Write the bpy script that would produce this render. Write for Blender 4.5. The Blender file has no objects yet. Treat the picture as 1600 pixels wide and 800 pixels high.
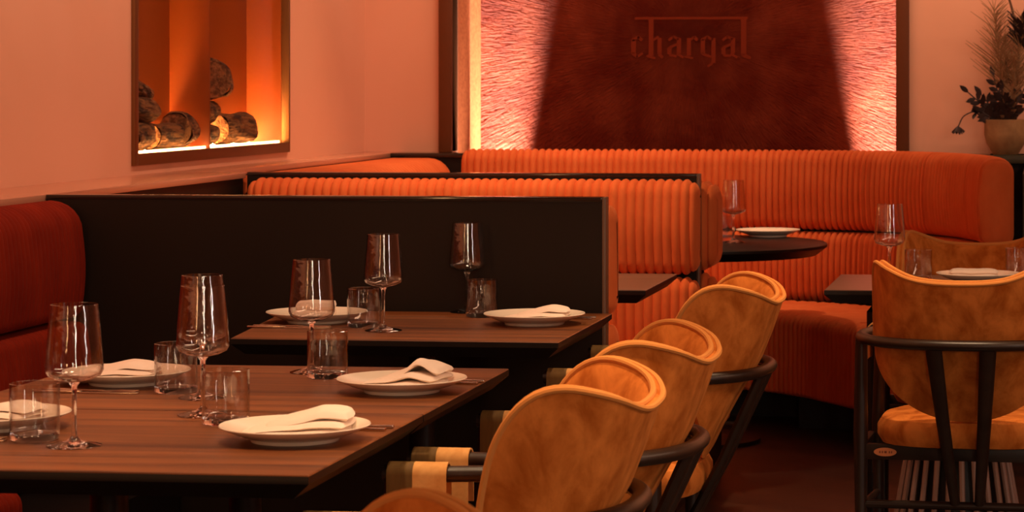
import bpy, bmesh, math, random
from mathutils import Vector, Matrix
random.seed(7)
C = bpy.context.scene.collection
PI = math.pi
# ------------------------------------------------------------------ camera model
F = 4050.0; VX, HY = 1630.0, 130.0; EYE = 1.35
TH = math.atan(469.0 / F); CT, ST = math.cos(TH), math.sin(TH)
def at(px, py, z):
    """place on a horizontal surface of height z seen at that photo pixel"""
    s = (py - HY) / (EYE - z)
    X = (px - VX) / s * CT
    return X, (F / s + X * ST) / CT

# ------------------------------------------------------------------ materials
def nodes(m):
    return m.node_tree.nodes, m.node_tree.links
def mat(name, col, rough=.5, metal=0., spec=.5, sheen=0., bump=None, vary=None, coat=0.):
    m = bpy.data.materials.new(name); m.use_nodes = True
    n, l = nodes(m); b = n['Principled BSDF']
    b.inputs['Base Color'].default_value = (*col, 1); b.inputs['Roughness'].default_value = rough
    b.inputs['Metallic'].default_value = metal; b.inputs['Specular IOR Level'].default_value = spec
    if sheen:
        b.inputs['Sheen Weight'].default_value = sheen; b.inputs['Sheen Roughness'].default_value = .45
        b.inputs['Sheen Tint'].default_value = (min(1, col[0]*1.6+.1), min(1, col[1]*1.6+.06), min(1, col[2]*1.6+.04), 1)
    if coat: b.inputs['Coat Weight'].default_value = coat; b.inputs['Coat Roughness'].default_value = .15
    tc = n.new('ShaderNodeTexCoord')
    if vary:   # (scale xyz, colour2, detail, low, high)
        mp = n.new('ShaderNodeMapping'); mp.inputs['Scale'].default_value = vary[0]
        t = n.new('ShaderNodeTexNoise'); t.inputs['Scale'].default_value = 1; t.inputs['Detail'].default_value = vary[2]
        t.inputs['Roughness'].default_value = .6; t.inputs['Distortion'].default_value = .4
        r = n.new('ShaderNodeValToRGB'); r.color_ramp.elements[0].position = vary[3]; r.color_ramp.elements[1].position = vary[4]
        r.color_ramp.elements[0].color = (*col, 1); r.color_ramp.elements[1].color = (*vary[1], 1)
        l.new(tc.outputs['Object'], mp.inputs['Vector']); l.new(mp.outputs[0], t.inputs['Vector'])
        l.new(t.outputs['Fac'], r.inputs[0]); l.new(r.outputs[0], b.inputs['Base Color'])
    if bump:   # (scale xyz, strength, distance)
        mp2 = n.new('ShaderNodeMapping'); mp2.inputs['Scale'].default_value = bump[0]
        t2 = n.new('ShaderNodeTexNoise'); t2.inputs['Scale'].default_value = 1; t2.inputs['Detail'].default_value = 5
        bp = n.new('ShaderNodeBump'); bp.inputs['Strength'].default_value = bump[1]; bp.inputs['Distance'].default_value = bump[2]
        l.new(tc.outputs['Object'], mp2.inputs['Vector']); l.new(mp2.outputs[0], t2.inputs['Vector'])
        l.new(t2.outputs['Fac'], bp.inputs['Height']); l.new(bp.outputs[0], b.inputs['Normal'])
    return m
M = {}
M['wall'] = mat('wall_plaster', (.80, .40, .26), .7, bump=((9, 9, 9), .1, .01), vary=((.8, .8, .8), (.76, .36, .22), 3, .35, .65))
M['black'] = mat('black_lacquer', (.008, .004, .003), .42, spec=.3)
M['panel'] = mat('dark_panel', (.010, .0045, .0022), .5, spec=.25, vary=((1.5, 1.5, 1.5), (.013, .006, .003), 3, .3, .7))
M['ledge'] = mat('ledge_gloss', (.02, .012, .009), .10, spec=.6)
M['bronze'] = mat('bronze', (.20, .085, .03), .42, metal=.75, bump=((30, 30, 2), .1, .003))
M['velvet'] = mat('orange_velvet', (.68, .150, .042), .85, spec=.15, sheen=.4, vary=((10, 10, 5), (.60, .112, .027), 4, .35, .68))
M['velvet_dark'] = mat('red_velvet', (.24, .016, .004), .9, spec=.1, sheen=.1, vary=((9, 9, 5), (.17, .010, .003), 4, .35, .7))
M['suede'] = mat('tan_suede', (.68, .215, .040), .88, spec=.12, sheen=.3, vary=((17, 17, 11), (.38, .092, .010), 7, .36, .64), bump=((160, 160, 160), .12, .001))
M['piping'] = mat('tan_piping', (.60, .23, .055), .85, spec=.15, sheen=.2)
M['olive'] = mat('olive_leather', (.16, .085, .022), .7, spec=.25, vary=((60, 60, 6), (.11, .055, .014), 3, .35, .7))
M['tanstrap'] = mat('tan_strap', (.68, .34, .11), .8, spec=.2, vary=((40, 40, 40), (.56, .25, .07), 4, .35, .7))
M['chairwood'] = mat('dark_stained_ash', (.020, .009, .005), .38, spec=.4, vary=((6, 60, 6), (.030, .014, .008), 4, .35, .65))
M['badge'] = mat('leather_badge', (.72, .24, .08), .6); M['badgeink'] = mat('badge_ink', (.25, .06, .02), .7)
M['walnut'] = mat('walnut_top', (.27, .084, .020), .42, spec=.3, vary=((1.0, 17, 17), (.065, .018, .005), 8, .33, .66), bump=((3, 90, 90), .06, .001))
M['porcelain'] = mat('cream_porcelain', (.86, .74, .60), .22, spec=.5)
M['linen'] = mat('linen', (.90, .74, .62), .9, spec=.1, bump=((500, 500, 500), .12, .0006))
M['steel'] = mat('steel', (.62, .5, .42), .2, metal=1.)
M['stone_pot'] = mat('stone_pot', (.40, .22, .09), .85, vary=((14, 14, 14), (.26, .13, .05), 5, .35, .7), bump=((40, 40, 40), .3, .004))
M['leaf'] = mat('dark_leaf', (.035, .016, .014), .6); M['twig'] = mat('twig', (.10, .045, .02), .8)
M['pampas'] = mat('dry_grass', (.34, .18, .08), .9); M['dried'] = mat('dried_leaf', (.26, .13, .06), .85)
M['green_slate'] = mat('green_slate', (.035, .035, .02), .35)
M['bark'] = mat('bark', (.05, .018, .007), .95, vary=((14, 50, 50), (.34, .14, .045), 8, .40, .60), bump=((14, 70, 70), 1., .05))
M['endgrain'] = mat('endgrain', (.12, .045, .016), .9, vary=((30, 50, 50), (.30, .13, .05), 5, .4, .6), bump=((40, 80, 80), .8, .02))
M['fireback'] = mat('fire_back', (.26, .050, .005), .45, spec=.3)
M['return'] = mat('rust_return', (.42, .11, .038), .7, spec=.2, vary=((60, 60, 60), (.32, .075, .024), 4, .4, .65), bump=((90, 90, 90), .15, .003))
M['rod'] = mat('pink_rod', (.26, .14, .11), .5)

def plaster():
    m = bpy.data.materials.new('rust_plaster'); m.use_nodes = True; n, l = nodes(m); b = n['Principled BSDF']
    b.inputs['Roughness'].default_value = .85; b.inputs['Specular IOR Level'].default_value = .12
    tc = n.new('ShaderNodeTexCoord')
    t = n.new('ShaderNodeTexNoise'); t.inputs['Scale'].default_value = 5; t.inputs['Detail'].default_value = 8
    r = n.new('ShaderNodeValToRGB'); r.color_ramp.elements[0].color = (.13, .012, .003, 1); r.color_ramp.elements[1].color = (.23, .036, .014, 1)
    r.color_ramp.elements[0].position = .4; r.color_ramp.elements[1].position = .7
    l.new(tc.outputs['Object'], t.inputs['Vector']); l.new(t.outputs['Fac'], r.inputs[0]); l.new(r.outputs[0], b.inputs['Base Color'])
    # trowel strokes fanning out from the middle of the panel: long in radius, fine across it
    sep = n.new('ShaderNodeSeparateXYZ'); l.new(tc.outputs['Object'], sep.inputs[0])
    at2 = n.new('ShaderNodeMath'); at2.operation = 'ARCTAN2'; l.new(sep.outputs['Z'], at2.inputs[0])
    ab = n.new('ShaderNodeMath'); ab.operation = 'ABSOLUTE'; l.new(sep.outputs['X'], ab.inputs[0]); l.new(ab.outputs[0], at2.inputs[1])
    ln = n.new('ShaderNodeVectorMath'); ln.operation = 'LENGTH'; l.new(tc.outputs['Object'], ln.inputs[0])
    cb = n.new('ShaderNodeCombineXYZ')
    mu = n.new('ShaderNodeMath'); mu.operation = 'MULTIPLY'; mu.inputs[1].default_value = 95; l.new(at2.outputs[0], mu.inputs[0])
    mu2 = n.new('ShaderNodeMath'); mu2.operation = 'MULTIPLY'; mu2.inputs[1].default_value = 16; l.new(ln.outputs['Value'], mu2.inputs[0])
    l.new(mu.outputs[0], cb.inputs[0]); l.new(mu2.outputs[0], cb.inputs[1]); l.new(sep.outputs['X'], cb.inputs[2])
    ns = n.new('ShaderNodeTexNoise'); ns.inputs['Scale'].default_value = 1; ns.inputs['Detail'].default_value = 6; ns.inputs['Distortion'].default_value = .8
    l.new(cb.outputs[0], ns.inputs['Vector'])
    fi = n.new('ShaderNodeTexNoise'); fi.inputs['Scale'].default_value = 45; fi.inputs['Detail'].default_value = 4
    l.new(tc.outputs['Object'], fi.inputs['Vector'])
    ad = n.new('ShaderNodeMath'); ad.operation = 'MULTIPLY_ADD'; ad.inputs[1].default_value = .45
    l.new(fi.outputs['Fac'], ad.inputs[0]); l.new(ns.outputs['Fac'], ad.inputs[2])
    bp = n.new('ShaderNodeBump'); bp.inputs['Strength'].default_value = .8; bp.inputs['Distance'].default_value = .03
    l.new(ad.outputs[0], bp.inputs['Height']); l.new(bp.outputs[0], b.inputs['Normal'])
    return m
M['plaster'] = plaster()

def floor_mat():
    m = bpy.data.materials.new('herringbone_floor'); m.use_nodes = True; n, l = nodes(m); b = n['Principled BSDF']
    b.inputs['Roughness'].default_value = .4
    tc = n.new('ShaderNodeTexCoord'); mp = n.new('ShaderNodeMapping'); mp.inputs['Rotation'].default_value = (0, 0, PI/5)
    br = n.new('ShaderNodeTexBrick'); br.inputs['Scale'].default_value = 1.0; br.inputs['Brick Width'].default_value = .6; br.inputs['Row Height'].default_value = .09
    br.inputs['Mortar Size'].default_value = .003; br.inputs['Color1'].default_value = (.050, .018, .008, 1); br.inputs['Color2'].default_value = (.022, .008, .004, 1)
    br.inputs['Mortar'].default_value = (.01, .004, .003, 1)
    ns = n.new('ShaderNodeTexNoise'); ns.inputs['Scale'].default_value = 12; ns.inputs['Detail'].default_value = 5
    mx = n.new('ShaderNodeMix'); mx.data_type = 'RGBA'; mx.blend_type = 'MULTIPLY'; mx.inputs[0].default_value = .6
    l.new(tc.outputs['Object'], mp.inputs[0]); l.new(mp.outputs[0], br.inputs['Vector']); l.new(mp.outputs[0], ns.inputs['Vector'])
    l.new(br.outputs['Color'], mx.inputs[6]); l.new(ns.outputs['Fac'], mx.inputs[7]); l.new(mx.outputs[2], b.inputs['Base Color'])
    return m
M['floor'] = floor_mat()
def glass_mat(name, tint=(1, 1, 1), ior=1.46, rough=0.):
    m = bpy.data.materials.new(name); m.use_nodes = True; b = m.node_tree.nodes['Principled BSDF']
    b.inputs['Base Color'].default_value = (*tint, 1); b.inputs['Roughness'].default_value = rough
    b.inputs['Transmission Weight'].default_value = 1; b.inputs['IOR'].default_value = ior
    return m
M['glass'] = glass_mat('clear_glass', (1, .97, .95))
def thin_glass(name, wav=0., k=1.0):
    m = bpy.data.materials.new(name); m.use_nodes = True; n, l = nodes(m); n.clear()
    o = n.new('ShaderNodeOutputMaterial'); mx = n.new('ShaderNodeMixShader'); tr = n.new('ShaderNodeBsdfTransparent'); gl = n.new('ShaderNodeBsdfGlossy')
    tr.inputs[0].default_value = (.97, .96, .95, 1); gl.inputs['Roughness'].default_value = .015
    lw = n.new('ShaderNodeLayerWeight'); pw = n.new('ShaderNodeMath'); pw.operation = 'POWER'; pw.inputs[1].default_value = 4.0; l.new(lw.outputs['Facing'], pw.inputs[0])
    mu = n.new('ShaderNodeMath'); mu.operation = 'MULTIPLY_ADD'; mu.inputs[1].default_value = .7 * k; mu.inputs[2].default_value = .045 * k; mu.use_clamp = True
    lw.inputs[0].default_value = .5
    l.new(pw.outputs[0], mu.inputs[0]); l.new(mu.outputs[0], mx.inputs[0]); l.new(tr.outputs[0], mx.inputs[1]); l.new(gl.outputs[0], mx.inputs[2]); l.new(mx.outputs[0], o.inputs[0])
    if wav:
        tc = n.new('ShaderNodeTexCoord'); ns = n.new('ShaderNodeTexNoise'); ns.inputs['Scale'].default_value = 38; bp = n.new('ShaderNodeBump')
        bp.inputs['Strength'].default_value = wav; bp.inputs['Distance'].default_value = .004
        l.new(tc.outputs['Object'], ns.inputs['Vector']); l.new(ns.outputs['Fac'], bp.inputs['Height']); l.new(bp.outputs[0], gl.inputs['Normal'])
    return m
M['bowl'] = thin_glass('blown_glass', .25, 2.0)
M['pane'] = thin_glass('fire_pane', 0, .2)
def emit(name, col, st):
    m = bpy.data.materials.new(name); m.use_nodes = True; n, l = nodes(m); b = n['Principled BSDF']
    b.inputs['Base Color'].default_value = (*col, 1); b.inputs['Emission Color'].default_value = (*col, 1); b.inputs['Emission Strength'].default_value = st
    return m
M['ember'] = emit('glowing_ember_bed', (1, .50, .15), 330)
M['lampglow'] = emit('uplight_lens', (1, .62, .35), 14)

# ------------------------------------------------------------------ mesh helpers
def mk(name, vs, fs, m, parent=None, smooth=True, loc=None):
    me = bpy.data.meshes.new(name); me.from_pydata([tuple(v) for v in vs], [], fs)
    bm = bmesh.new(); bm.from_mesh(me); bmesh.ops.recalc_face_normals(bm, faces=bm.faces); bm.to_mesh(me); bm.free()
    if smooth:
        for p in me.polygons: p.use_smooth = True
        try: me.set_sharp_from_angle(angle=math.radians(40))
        except Exception: pass
    mats = m if isinstance(m, (list, tuple)) else [m]
    for q in mats: me.materials.append(q)
    o = bpy.data.objects.new(name, me); C.objects.link(o)
    if parent: o.parent = parent
    if loc: o.location = loc
    return o
class MB:
    def __init__(s): s.v = []; s.f = []
    def add(s, vs, fs):
        k = len(s.v); s.v += [Vector(v) for v in vs]; s.f += [tuple(i + k for i in f) for f in fs]; return s
    def box(s, a, b, bev=0., M4=None):
        bm = bmesh.new(); bmesh.ops.create_cube(bm, size=1)
        for v in bm.verts:
            v.co = Vector([(a[i] + b[i]) / 2 + v.co[i] * (b[i] - a[i]) for i in range(3)])
        if bev: bmesh.ops.bevel(bm, geom=bm.edges[:], offset=bev, segments=2, profile=.6, affect='EDGES')
        if M4: bm.transform(M4)
        bm.verts.ensure_lookup_table(); bm.verts.index_update()
        s.add([v.co.copy() for v in bm.verts], [tuple(v.index for v in f.verts) for f in bm.faces]); bm.free(); return s
    def lathe(s, prof, seg=40, c=(0, 0, 0), flute=None):
        vs = []; n = len(prof)
        for k in range(seg):
            a = 2 * PI * k / seg; g = 1 if not flute else 1 + flute[0] * abs(math.sin(a * flute[1] / 2))
            for r, z in prof: vs.append((c[0] + r * g * math.cos(a), c[1] + r * g * math.sin(a), c[2] + z))
        fs = []
        for k in range(seg):
            k2 = (k + 1) % seg
            for i in range(n - 1): fs.append((k * n + i, k2 * n + i, k2 * n + i + 1, k * n + i + 1))
        if prof[0][0] > 1e-5: fs.append(tuple(k * n for k in range(seg))[::-1])
        if prof[-1][0] > 1e-5: fs.append(tuple(k * n + n - 1 for k in range(seg)))
        return s.add(vs, fs)
    def tube(s, pts, r, seg=10, rz=None, closed=False):
        """tube along pts; r scalar or list; rz = vertical radius when oval"""
        pts = [Vector(p) for p in pts]; n = len(pts); vs = []; fs = []
        for i, p in enumerate(pts):
            if closed: t = pts[(i + 1) % n] - pts[i - 1]
            else: t = pts[min(i + 1, n - 1)] - pts[max(i - 1, 0)]
            t.normalize()
            up = Vector((0, 0, 1)) if abs(t.z) < .95 else Vector((0, 1, 0))
            a = t.cross(up).normalized(); b = a.cross(t).normalized()
            rr = r[i] if isinstance(r, (list, tuple)) else r
            r2 = rr if rz is None else rz
            for k in range(seg):
                w = 2 * PI * k / seg; vs.append(p + a * (rr * math.cos(w)) + b * (r2 * math.sin(w)))
        for i in range(n if closed else n - 1):
            j = (i + 1) % n
            for k in range(seg):
                k2 = (k + 1) % seg; fs.append((i * seg + k, i * seg + k2, j * seg + k2, j * seg + k))
        if not closed:
            fs.append(tuple(range(seg))[::-1]); fs.append(tuple((n - 1) * seg + k for k in range(seg)))
        return s.add(vs, fs)
    def prism(s, poly, z0, z1, inset_bottom=0., bev=.0):
        """polygon slab; the underside edge is chamfered inward by inset_bottom"""
        n = len(poly); cx = sum(p[0] for p in poly) / n; cy = sum(p[1] for p in poly) / n
        def sh(d): 
            out = []
            for x, y in poly:
                dx, dy = x - cx, y - cy; L = math.hypot(dx, dy); out.append((x - dx / L * d * 1.3, y - dy / L * d * 1.3))
            return out
        rings = [(sh(bev), z1), (poly, z1 - bev)]
        if inset_bottom: rings += [(poly, z1 - (z1 - z0) * .35), (sh(inset_bottom), z0)]
        else: rings += [(poly, z0)]
        vs = []; fs = []
        for P, z in rings: vs += [(x, y, z) for x, y in P]
        for r in range(len(rings) - 1):
            for k in range(n):
                k2 = (k + 1) % n; fs.append((r * n + k, r * n + k2, (r + 1) * n + k2, (r + 1) * n + k))
        fs.append(tuple(range(n))); fs.append(tuple((len(rings) - 1) * n + k for k in range(n))[::-1])
        return s.add(vs, fs)
    def build(s, name, m, parent=None, smooth=True, loc=None): return mk(name, s.v, s.f, m, parent, smooth, loc)
def thing(name, label, cat, loc=(0, 0, 0), rz=0, group=None):
    o = bpy.data.objects.new(name, None); C.objects.link(o); o.location = loc; o.rotation_euler = (0, 0, rz)
    o.empty_display_size = .05
    o['label'] = label; o['category'] = cat
    if group: o['group'] = group
    return o
def tag(o, label, cat, group=None):
    o['label'] = label; o['category'] = cat
    if group: o['group'] = group
    return o
def struct(o): o['kind'] = 'structure'; return o
def copy_tree(o, parent=None):
    c = o.copy(); C.objects.link(c)
    if parent: c.parent = parent
    for ch in list(o.children): copy_tree(ch, c)
    return c
def interp(x, T):
    if x <= T[0][0]: return T[0][1]
    for (a, fa), (b, fb) in zip(T, T[1:]):
        if x <= b:
            t = (x - a) / (b - a); t = t * t * (3 - 2 * t) if len(T) > 3 else t
            return fa + (fb - fa) * t
    return T[-1][1]
def lin(x, T):
    if x <= T[0][0]: return T[0][1]
    for (a, fa), (b, fb) in zip(T, T[1:]):
        if x <= b: return fa + (fb - fa) * (x - a) / (b - a)
    return T[-1][1]
def catmull(P, n=10):
    P = [Vector(p) for p in P]; out = []
    Q = [P[0] * 2 - P[1]] + P + [P[-1] * 2 - P[-2]]
    for i in range(1, len(Q) - 2):
        for k in range(n):
            t = k / n; a, b, c, d = Q[i-1], Q[i], Q[i+1], Q[i+2]
            out.append(.5 * ((2*b) + (c - a) * t + (2*a - 5*b + 4*c - d) * t*t + (3*b - a - 3*c + d) * t**3))
    out.append(P[-1]); return out

# ------------------------------------------------------------------ setting
XW, YB, ZL = -2.95, 11.08, 1.05          # left wall, back wall, ledge height
XL = -2.67                               # ledge front edge
ZC = 3.0
def wall_with_hole(name, axis, pos, thick, u0, u1, z0, z1, h, m):
    hu0, hu1, hz0, hz1 = h; mb = MB()
    for a, b, c, d in ((u0, hu0, z0, z1), (hu1, u1, z0, z1), (hu0, hu1, z0, hz0), (hu0, hu1, hz1, z1)):
        if axis == 'x': mb.box((pos - thick, a, c), (pos, b, d))
        else: mb.box((a, pos, c), (b, pos + thick, d))
    return struct(mb.build(name, m, smooth=False))
FY0, FY1, FZ0, FZ1, FD = 8.155, 9.91, 1.080, 2.0, .17
wall_with_hole('wall_left', 'x', XW, .2, -1.5, YB + .1, 0, ZC, (FY0 + .005, FY1 - .005, FZ0 + .005, FZ1 - .005), M['wall'])
NX0, NX1, NY, NZ1 = -2.558, -.624, 11.66, 2.55
wall_with_hole('wall_back', 'y', YB, .1, XW - .2, 4.2, 0, ZC, (NX0, NX1, ZL - .92, NZ1), M['wall'])
struct(MB().box((XW - .2, -1.5, -.1), (4.2, YB + .8, 0)).build('floor', M['floor'], smooth=False))
struct(MB().box((XW - .2, -1.5, ZC), (4.2, YB + .1, ZC + .1)).build('ceiling', mat('ceiling_paint', (.20, .10, .065), .9), smooth=False))
struct(MB().box((4.2, -1.5, 0), (4.3, YB + .1, ZC)).build('wall_right', M['wall'], smooth=False))
struct(MB().box((XW - .2, -1.6, 0), (4.3, -1.5, ZC)).build('wall_front', M['wall'], smooth=False))
# niche: back panel of rust plaster with raised lettering, side returns
npan = MB(); npan.box((NX0 - .05, NY, ZL - .98), (NX1 + .05, NY + .05, NZ1 + .05))
ncx, ncz = (NX0 + NX1) / 2, 1.55
for i in range(len(npan.v)): npan.v[i] = npan.v[i] - Vector((ncx, NY, ncz))
struct(npan.build('wall_niche', M['plaster'], smooth=False, loc=(ncx, NY, ncz)))
def flute_return(x, sgn):
    mb = MB(); vs = []; n = 40
    for i in range(n + 1):
        y = YB + .1 + (NY - YB - .1) * i / n
        xx = x + sgn * (.012 * math.cos(i / n * 4 * PI))
        vs += [(xx, y, ZL - .95), (xx, y, NZ1)]
    vs += [(x - sgn * .05, NY, ZL - .95), (x - sgn * .05, NY, NZ1), (x - sgn * .05, YB + .1, ZL - .95), (x - sgn * .05, YB + .1, NZ1)]
    fs = [(2*i, 2*i+2, 2*i+3, 2*i+1) for i in range(n)]; k = 2 * (n + 1)
    fs += [(2*n, k, k+1, 2*n+1), (k, k+2, k+3, k+1), (k+2, 0, 1, k+3)]
    fs += [tuple([2*i for i in range(n + 1)] + [k, k + 2])[::-1], tuple([2*i+1 for i in range(n + 1)] + [k+1, k+3])]
    return mb.add(vs, fs)
struct(flute_return(NX0 - .014, 1).build('wall_niche_left', M['return']))
struct(flute_return(NX1 + .014, -1).build('wall_niche_right', M['return']))
struct(MB().box((NX0 - .05, YB + .1, ZL - 1.0), (NX1 + .05, NY, ZL - .92)).build('trim_niche_sill', M['ledge'], smooth=False))
struct(MB().box((NX0 - .05, YB, NZ1), (NX1 + .05, NY + .05, NZ1 + .05)).build('trim_niche_head', M['plaster'], smooth=False))
# bronze frame around the niche
fr = MB(); fo = .056
fr.box((NX0 - fo, YB - .03, ZL), (NX0, YB + .1, NZ1 + fo), .004); fr.box((NX1, YB - .03, ZL), (NX1 + fo, YB + .1, NZ1 + fo), .004)
fr.box((NX0, YB - .03, NZ1), (NX1, YB + .1, NZ1 + fo), .004)
struct(fr.build('trim_niche_frame', mat('frame_brown', (.13, .032, .006), .5, spec=.3)))
# ledges with dark wainscot below
struct(MB().box((XW, -1.5, ZL - .02), (XL, 8.49, ZL), .003).box((XW, 8.53, ZL - .02), (-2.79, YB, ZL), .003).build('trim_ledge_left', mat('ledge_paint', (.62, .27, .16), .22, spec=.5)))
struct(MB().box((XW, -1.5, 0), (XL - .01, 8.49, ZL - .02)).box((XW, 8.53, 0), (-2.80, YB, ZL - .02)).build('trim_wainscot_left', M['panel'], smooth=False))
struct(MB().box((-2.79, 10.90, ZL - .02), (.15, YB, ZL), .003).build('trim_ledge_back', M['ledge']))
struct(MB().box((-2.80, 10.91, 0), (.15, YB, ZL - .02)).build('trim_wainscot_back', M['panel'], smooth=False))

# ------------------------------------------------------------------ sign lettering on the niche panel
sg = MB()
def SX(px): return (px - VX) / 345.5 * CT          # photo column on the niche panel -> metres
def SZ(py): return EYE - (py - HY) / 345.5
def bar(x0, y0, x1, y1): sg.box((SX(x0), NY - .004, SZ(y1)), (SX(x1), NY + .002, SZ(y0)), .0012)
def dia(x0, y0, x1, y1, w=4):
    p = Vector((SX(x0), 0, SZ(y0))); q = Vector((SX(x1), 0, SZ(y1))); t = (q - p); nrm = Vector((-t.z, 0, t.x)).normalized() * (w / 691.)
    vs = [];
    for yy in (NY - .004, NY + .002):
        for c in (p + nrm, q + nrm, q - nrm, p - nrm): vs.append((c.x, yy, c.z))
    sg.add(vs, [(0, 1, 2, 3), (7, 6, 5, 4), (0, 4, 5, 1), (1, 5, 6, 2), (2, 6, 7, 3), (3, 7, 4, 0)])
bar(982, 61, 990, 84); dia(984, 62, 995, 57, 5); dia(993, 57, 1000, 63, 5); dia(984, 83, 992, 89, 5); dia(991, 89, 1001, 83, 4)       # c
bar(1010, 30, 1018, 87); dia(1007, 87, 1021, 91, 4); dia(1018, 62, 1026, 57, 4); bar(1024, 59, 1031, 84); dia(1026, 84, 1033, 90, 5)   # h
def letter_a(x): bar(x + 15, 59, x + 22, 84); dia(x + 2, 63, x + 10, 57, 4); dia(x + 9, 57, x + 18, 61, 4); dia(x + 15, 84, x + 26, 90, 4); bar(x, 74, x + 7, 85); dia(x + 3, 74, x + 16, 69, 4); dia(x + 3, 86, x + 15, 88, 4)
letter_a(1040)
bar(1071, 59, 1078, 87); dia(1068, 88, 1081, 91, 4); dia(1078, 62, 1083, 57, 4); dia(1083, 57, 1088, 63, 5)                              # r
bar(1093, 61, 1100, 84); dia(1095, 62, 1104, 57, 4); dia(1103, 57, 1112, 62, 4); dia(1095, 84, 1111, 89, 4); bar(1110, 59, 1117, 99); dia(1112, 99, 1104, 104, 4)   # q
letter_a(1126)
bar(1157, 30, 1166, 86); dia(1159, 86, 1173, 91, 5)                                                                                  # l
bar(988, 26, 1168, 30.5)                                                                                                            # line over the word
tag(sg.build('wall_lettering', mat('rust_letters', (.18, .024, .008), .85, spec=.1), smooth=False), 'raised rust coloured lettering under a long bar on the plaster niche panel', 'sign')

# ------------------------------------------------------------------ fireplace in the left wall
fp = thing('fireplace', 'glowing two-pane wall fireplace in a bronze frame above the dark ledge', 'fireplace', (XW, (FY0 + FY1) / 2, FZ0))
def L(x, y, z): return (x - XW, y - (FY0 + FY1) / 2, z - FZ0)
f = MB(); t_ = .038; DV = 8.994
f.box(L(XW - .02, FY0, FZ0), L(XW + .012, FY0 + t_, FZ1), .002); f.box(L(XW - .02, FY1 - .014, FZ0), L(XW + .012, FY1, FZ1), .002)
f.box(L(XW - .02, FY0 + t_, FZ0), L(XW + .012, FY1 - .014, FZ0 + .038), .002); f.box(L(XW - .02, FY0 + t_, FZ1 - .04), L(XW + .012, FY1 - .014, FZ1), .002)
f.build('frame', M['bronze'], fp)
MB().box(L(XW - FD, FY0 + .006, FZ0 + .006), L(XW - FD + .01, FY1 - .006, FZ1 - .006)).build('back_panel', M['fireback'], fp, smooth=False)
MB().box(L(XW - FD + .01, FY0 + .006, FZ0 + .006), L(XW - .02, FY0 + .016, FZ1 - .006)).box(L(XW - FD + .01, FY1 - .016, FZ0 + .006), L(XW - .02, FY1 - .006, FZ1 - .006)).box(L(XW - FD + .01, FY0 + .016, FZ1 - .016), L(XW - .02, FY1 - .016, FZ1 - .006)).build('side_lining', M['fireback'], fp, smooth=False)
MB().box(L(XW - FD + .01, DV - .005, FZ0 + .036), L(XW - .012, DV + .005, FZ1 - .04), .001).build('divider', M['fireback'], fp)
MB().box(L(XW - FD + .01, FY0 + .016, FZ0 + .006), L(XW - .02, FY1 - .016, FZ0 + .036)).build('hearth_tray', M['black'], fp, smooth=False)
MB().box(L(XW - FD + .011, FY0 + .03, FZ0 + .036), L(XW - FD + .026, FY1 - .03, FZ0 + .043)).build('rear_glow_strip', M['ember'], fp, smooth=False)
MB().box(L(XW - .036, FY0 + .05, FZ0 + .036), L(XW - .026, FY1 - .02, FZ0 + .045)).build('front_glow_strip', emit('soft_ember', (1, .55, .2), 20), fp, smooth=False)
MB().box(L(XW - .011, FY0 + t_, FZ0 + .038), L(XW - .008, FY1 - .014, FZ1 - .04)).build('glass_pane', M['pane'], fp, smooth=False)
def log(x, y, z, ang, length, r, label, tilt=0., tree=1):
    mb = MB(); n = 12; seg = 22; vs = []
    rnd = [random.uniform(-1, 1) for _ in range(7)]
    for i in range(n + 1):
        t = i / n - .5
        for k in range(seg):
            a = 2 * PI * k / seg
            rr = r * (1 + .07 * math.sin(3 * a + rnd[0] * 3 + t * 2) + .05 * math.sin(5 * a + rnd[1] * 5) + .05 * math.sin(9 * t + rnd[2] * 4))
            if abs(t) > .47: rr *= .93
            vs.append((t * length, rr * math.cos(a), rr * math.sin(a)))
    fs = [(i*seg+k, i*seg+(k+1) % seg, (i+1)*seg+(k+1) % seg, (i+1)*seg+k) for i in range(n) for k in range(seg)]
    mb.add(vs, fs); o = mb.build('firewood_log', M['bark']); tag(o, label, 'log', 'logs in the wall fireplace')
    o.location = (x, y, z); o.rotation_euler = (0, tilt, ang)
    for sgn in (-1, 1):
        c = [(sgn * length * .499, .9 * r * math.cos(2*PI*k/seg), .9 * r * math.sin(2*PI*k/seg)) for k in range(seg)]
        c += [(sgn * length * .505, .5 * r * math.cos(2*PI*k/seg), .5 * r * math.sin(2*PI*k/seg)) for k in range(seg)] + [(sgn * length * .505, 0, 0)]
        MB().add(c, [(k, (k+1) % seg, seg+(k+1) % seg, seg+k) for k in range(seg)] + [(seg+k, seg+(k+1) % seg, 2*seg) for k in range(seg)]).build('cut_end', M['endgrain'], o)
LX = XW - .085; z0 = FZ0 + .037
log(LX, 8.42, z0 + .055, PI/2 + .10, .24, .050, 'split log lying lowest at the left edge of the left fireplace pane')
log(LX, 8.70, z0 + .050, PI/2 - .12, .20, .046, 'short pale log in the middle of the left fireplace pane')
log(LX, 8.87, z0 + .068, PI/2 + .18, .18, .064, 'curved barked log at the right of the left fireplace pane')
log(LX, 8.40, z0 + .150, PI/2 - .05, .30, .042, 'pale split log resting on top of the left fireplace pile', .08)
log(LX, 8.45, z0 + .215, PI/2 + .1, .26, .028, 'thin dark stick topmost on the left fireplace pile', .16)
log(LX, 9.14, z0 + .046, PI/2 + .06, .20, .040, 'small dark log at the bottom beside the fireplace divider')
log(LX, 9.46, z0 + .062, PI/2 - .15, .24, .058, 'chunky barked log on the right of the right fireplace pane')
log(LX, 9.16, z0 + .130, PI/2 + .12, .18, .040, 'light round log above the small one beside the fireplace divider')
log(LX, 9.24, z0 + .245, PI/2 + .35, .12, .074, 'large round log disc topmost in the right fireplace pane')

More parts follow.
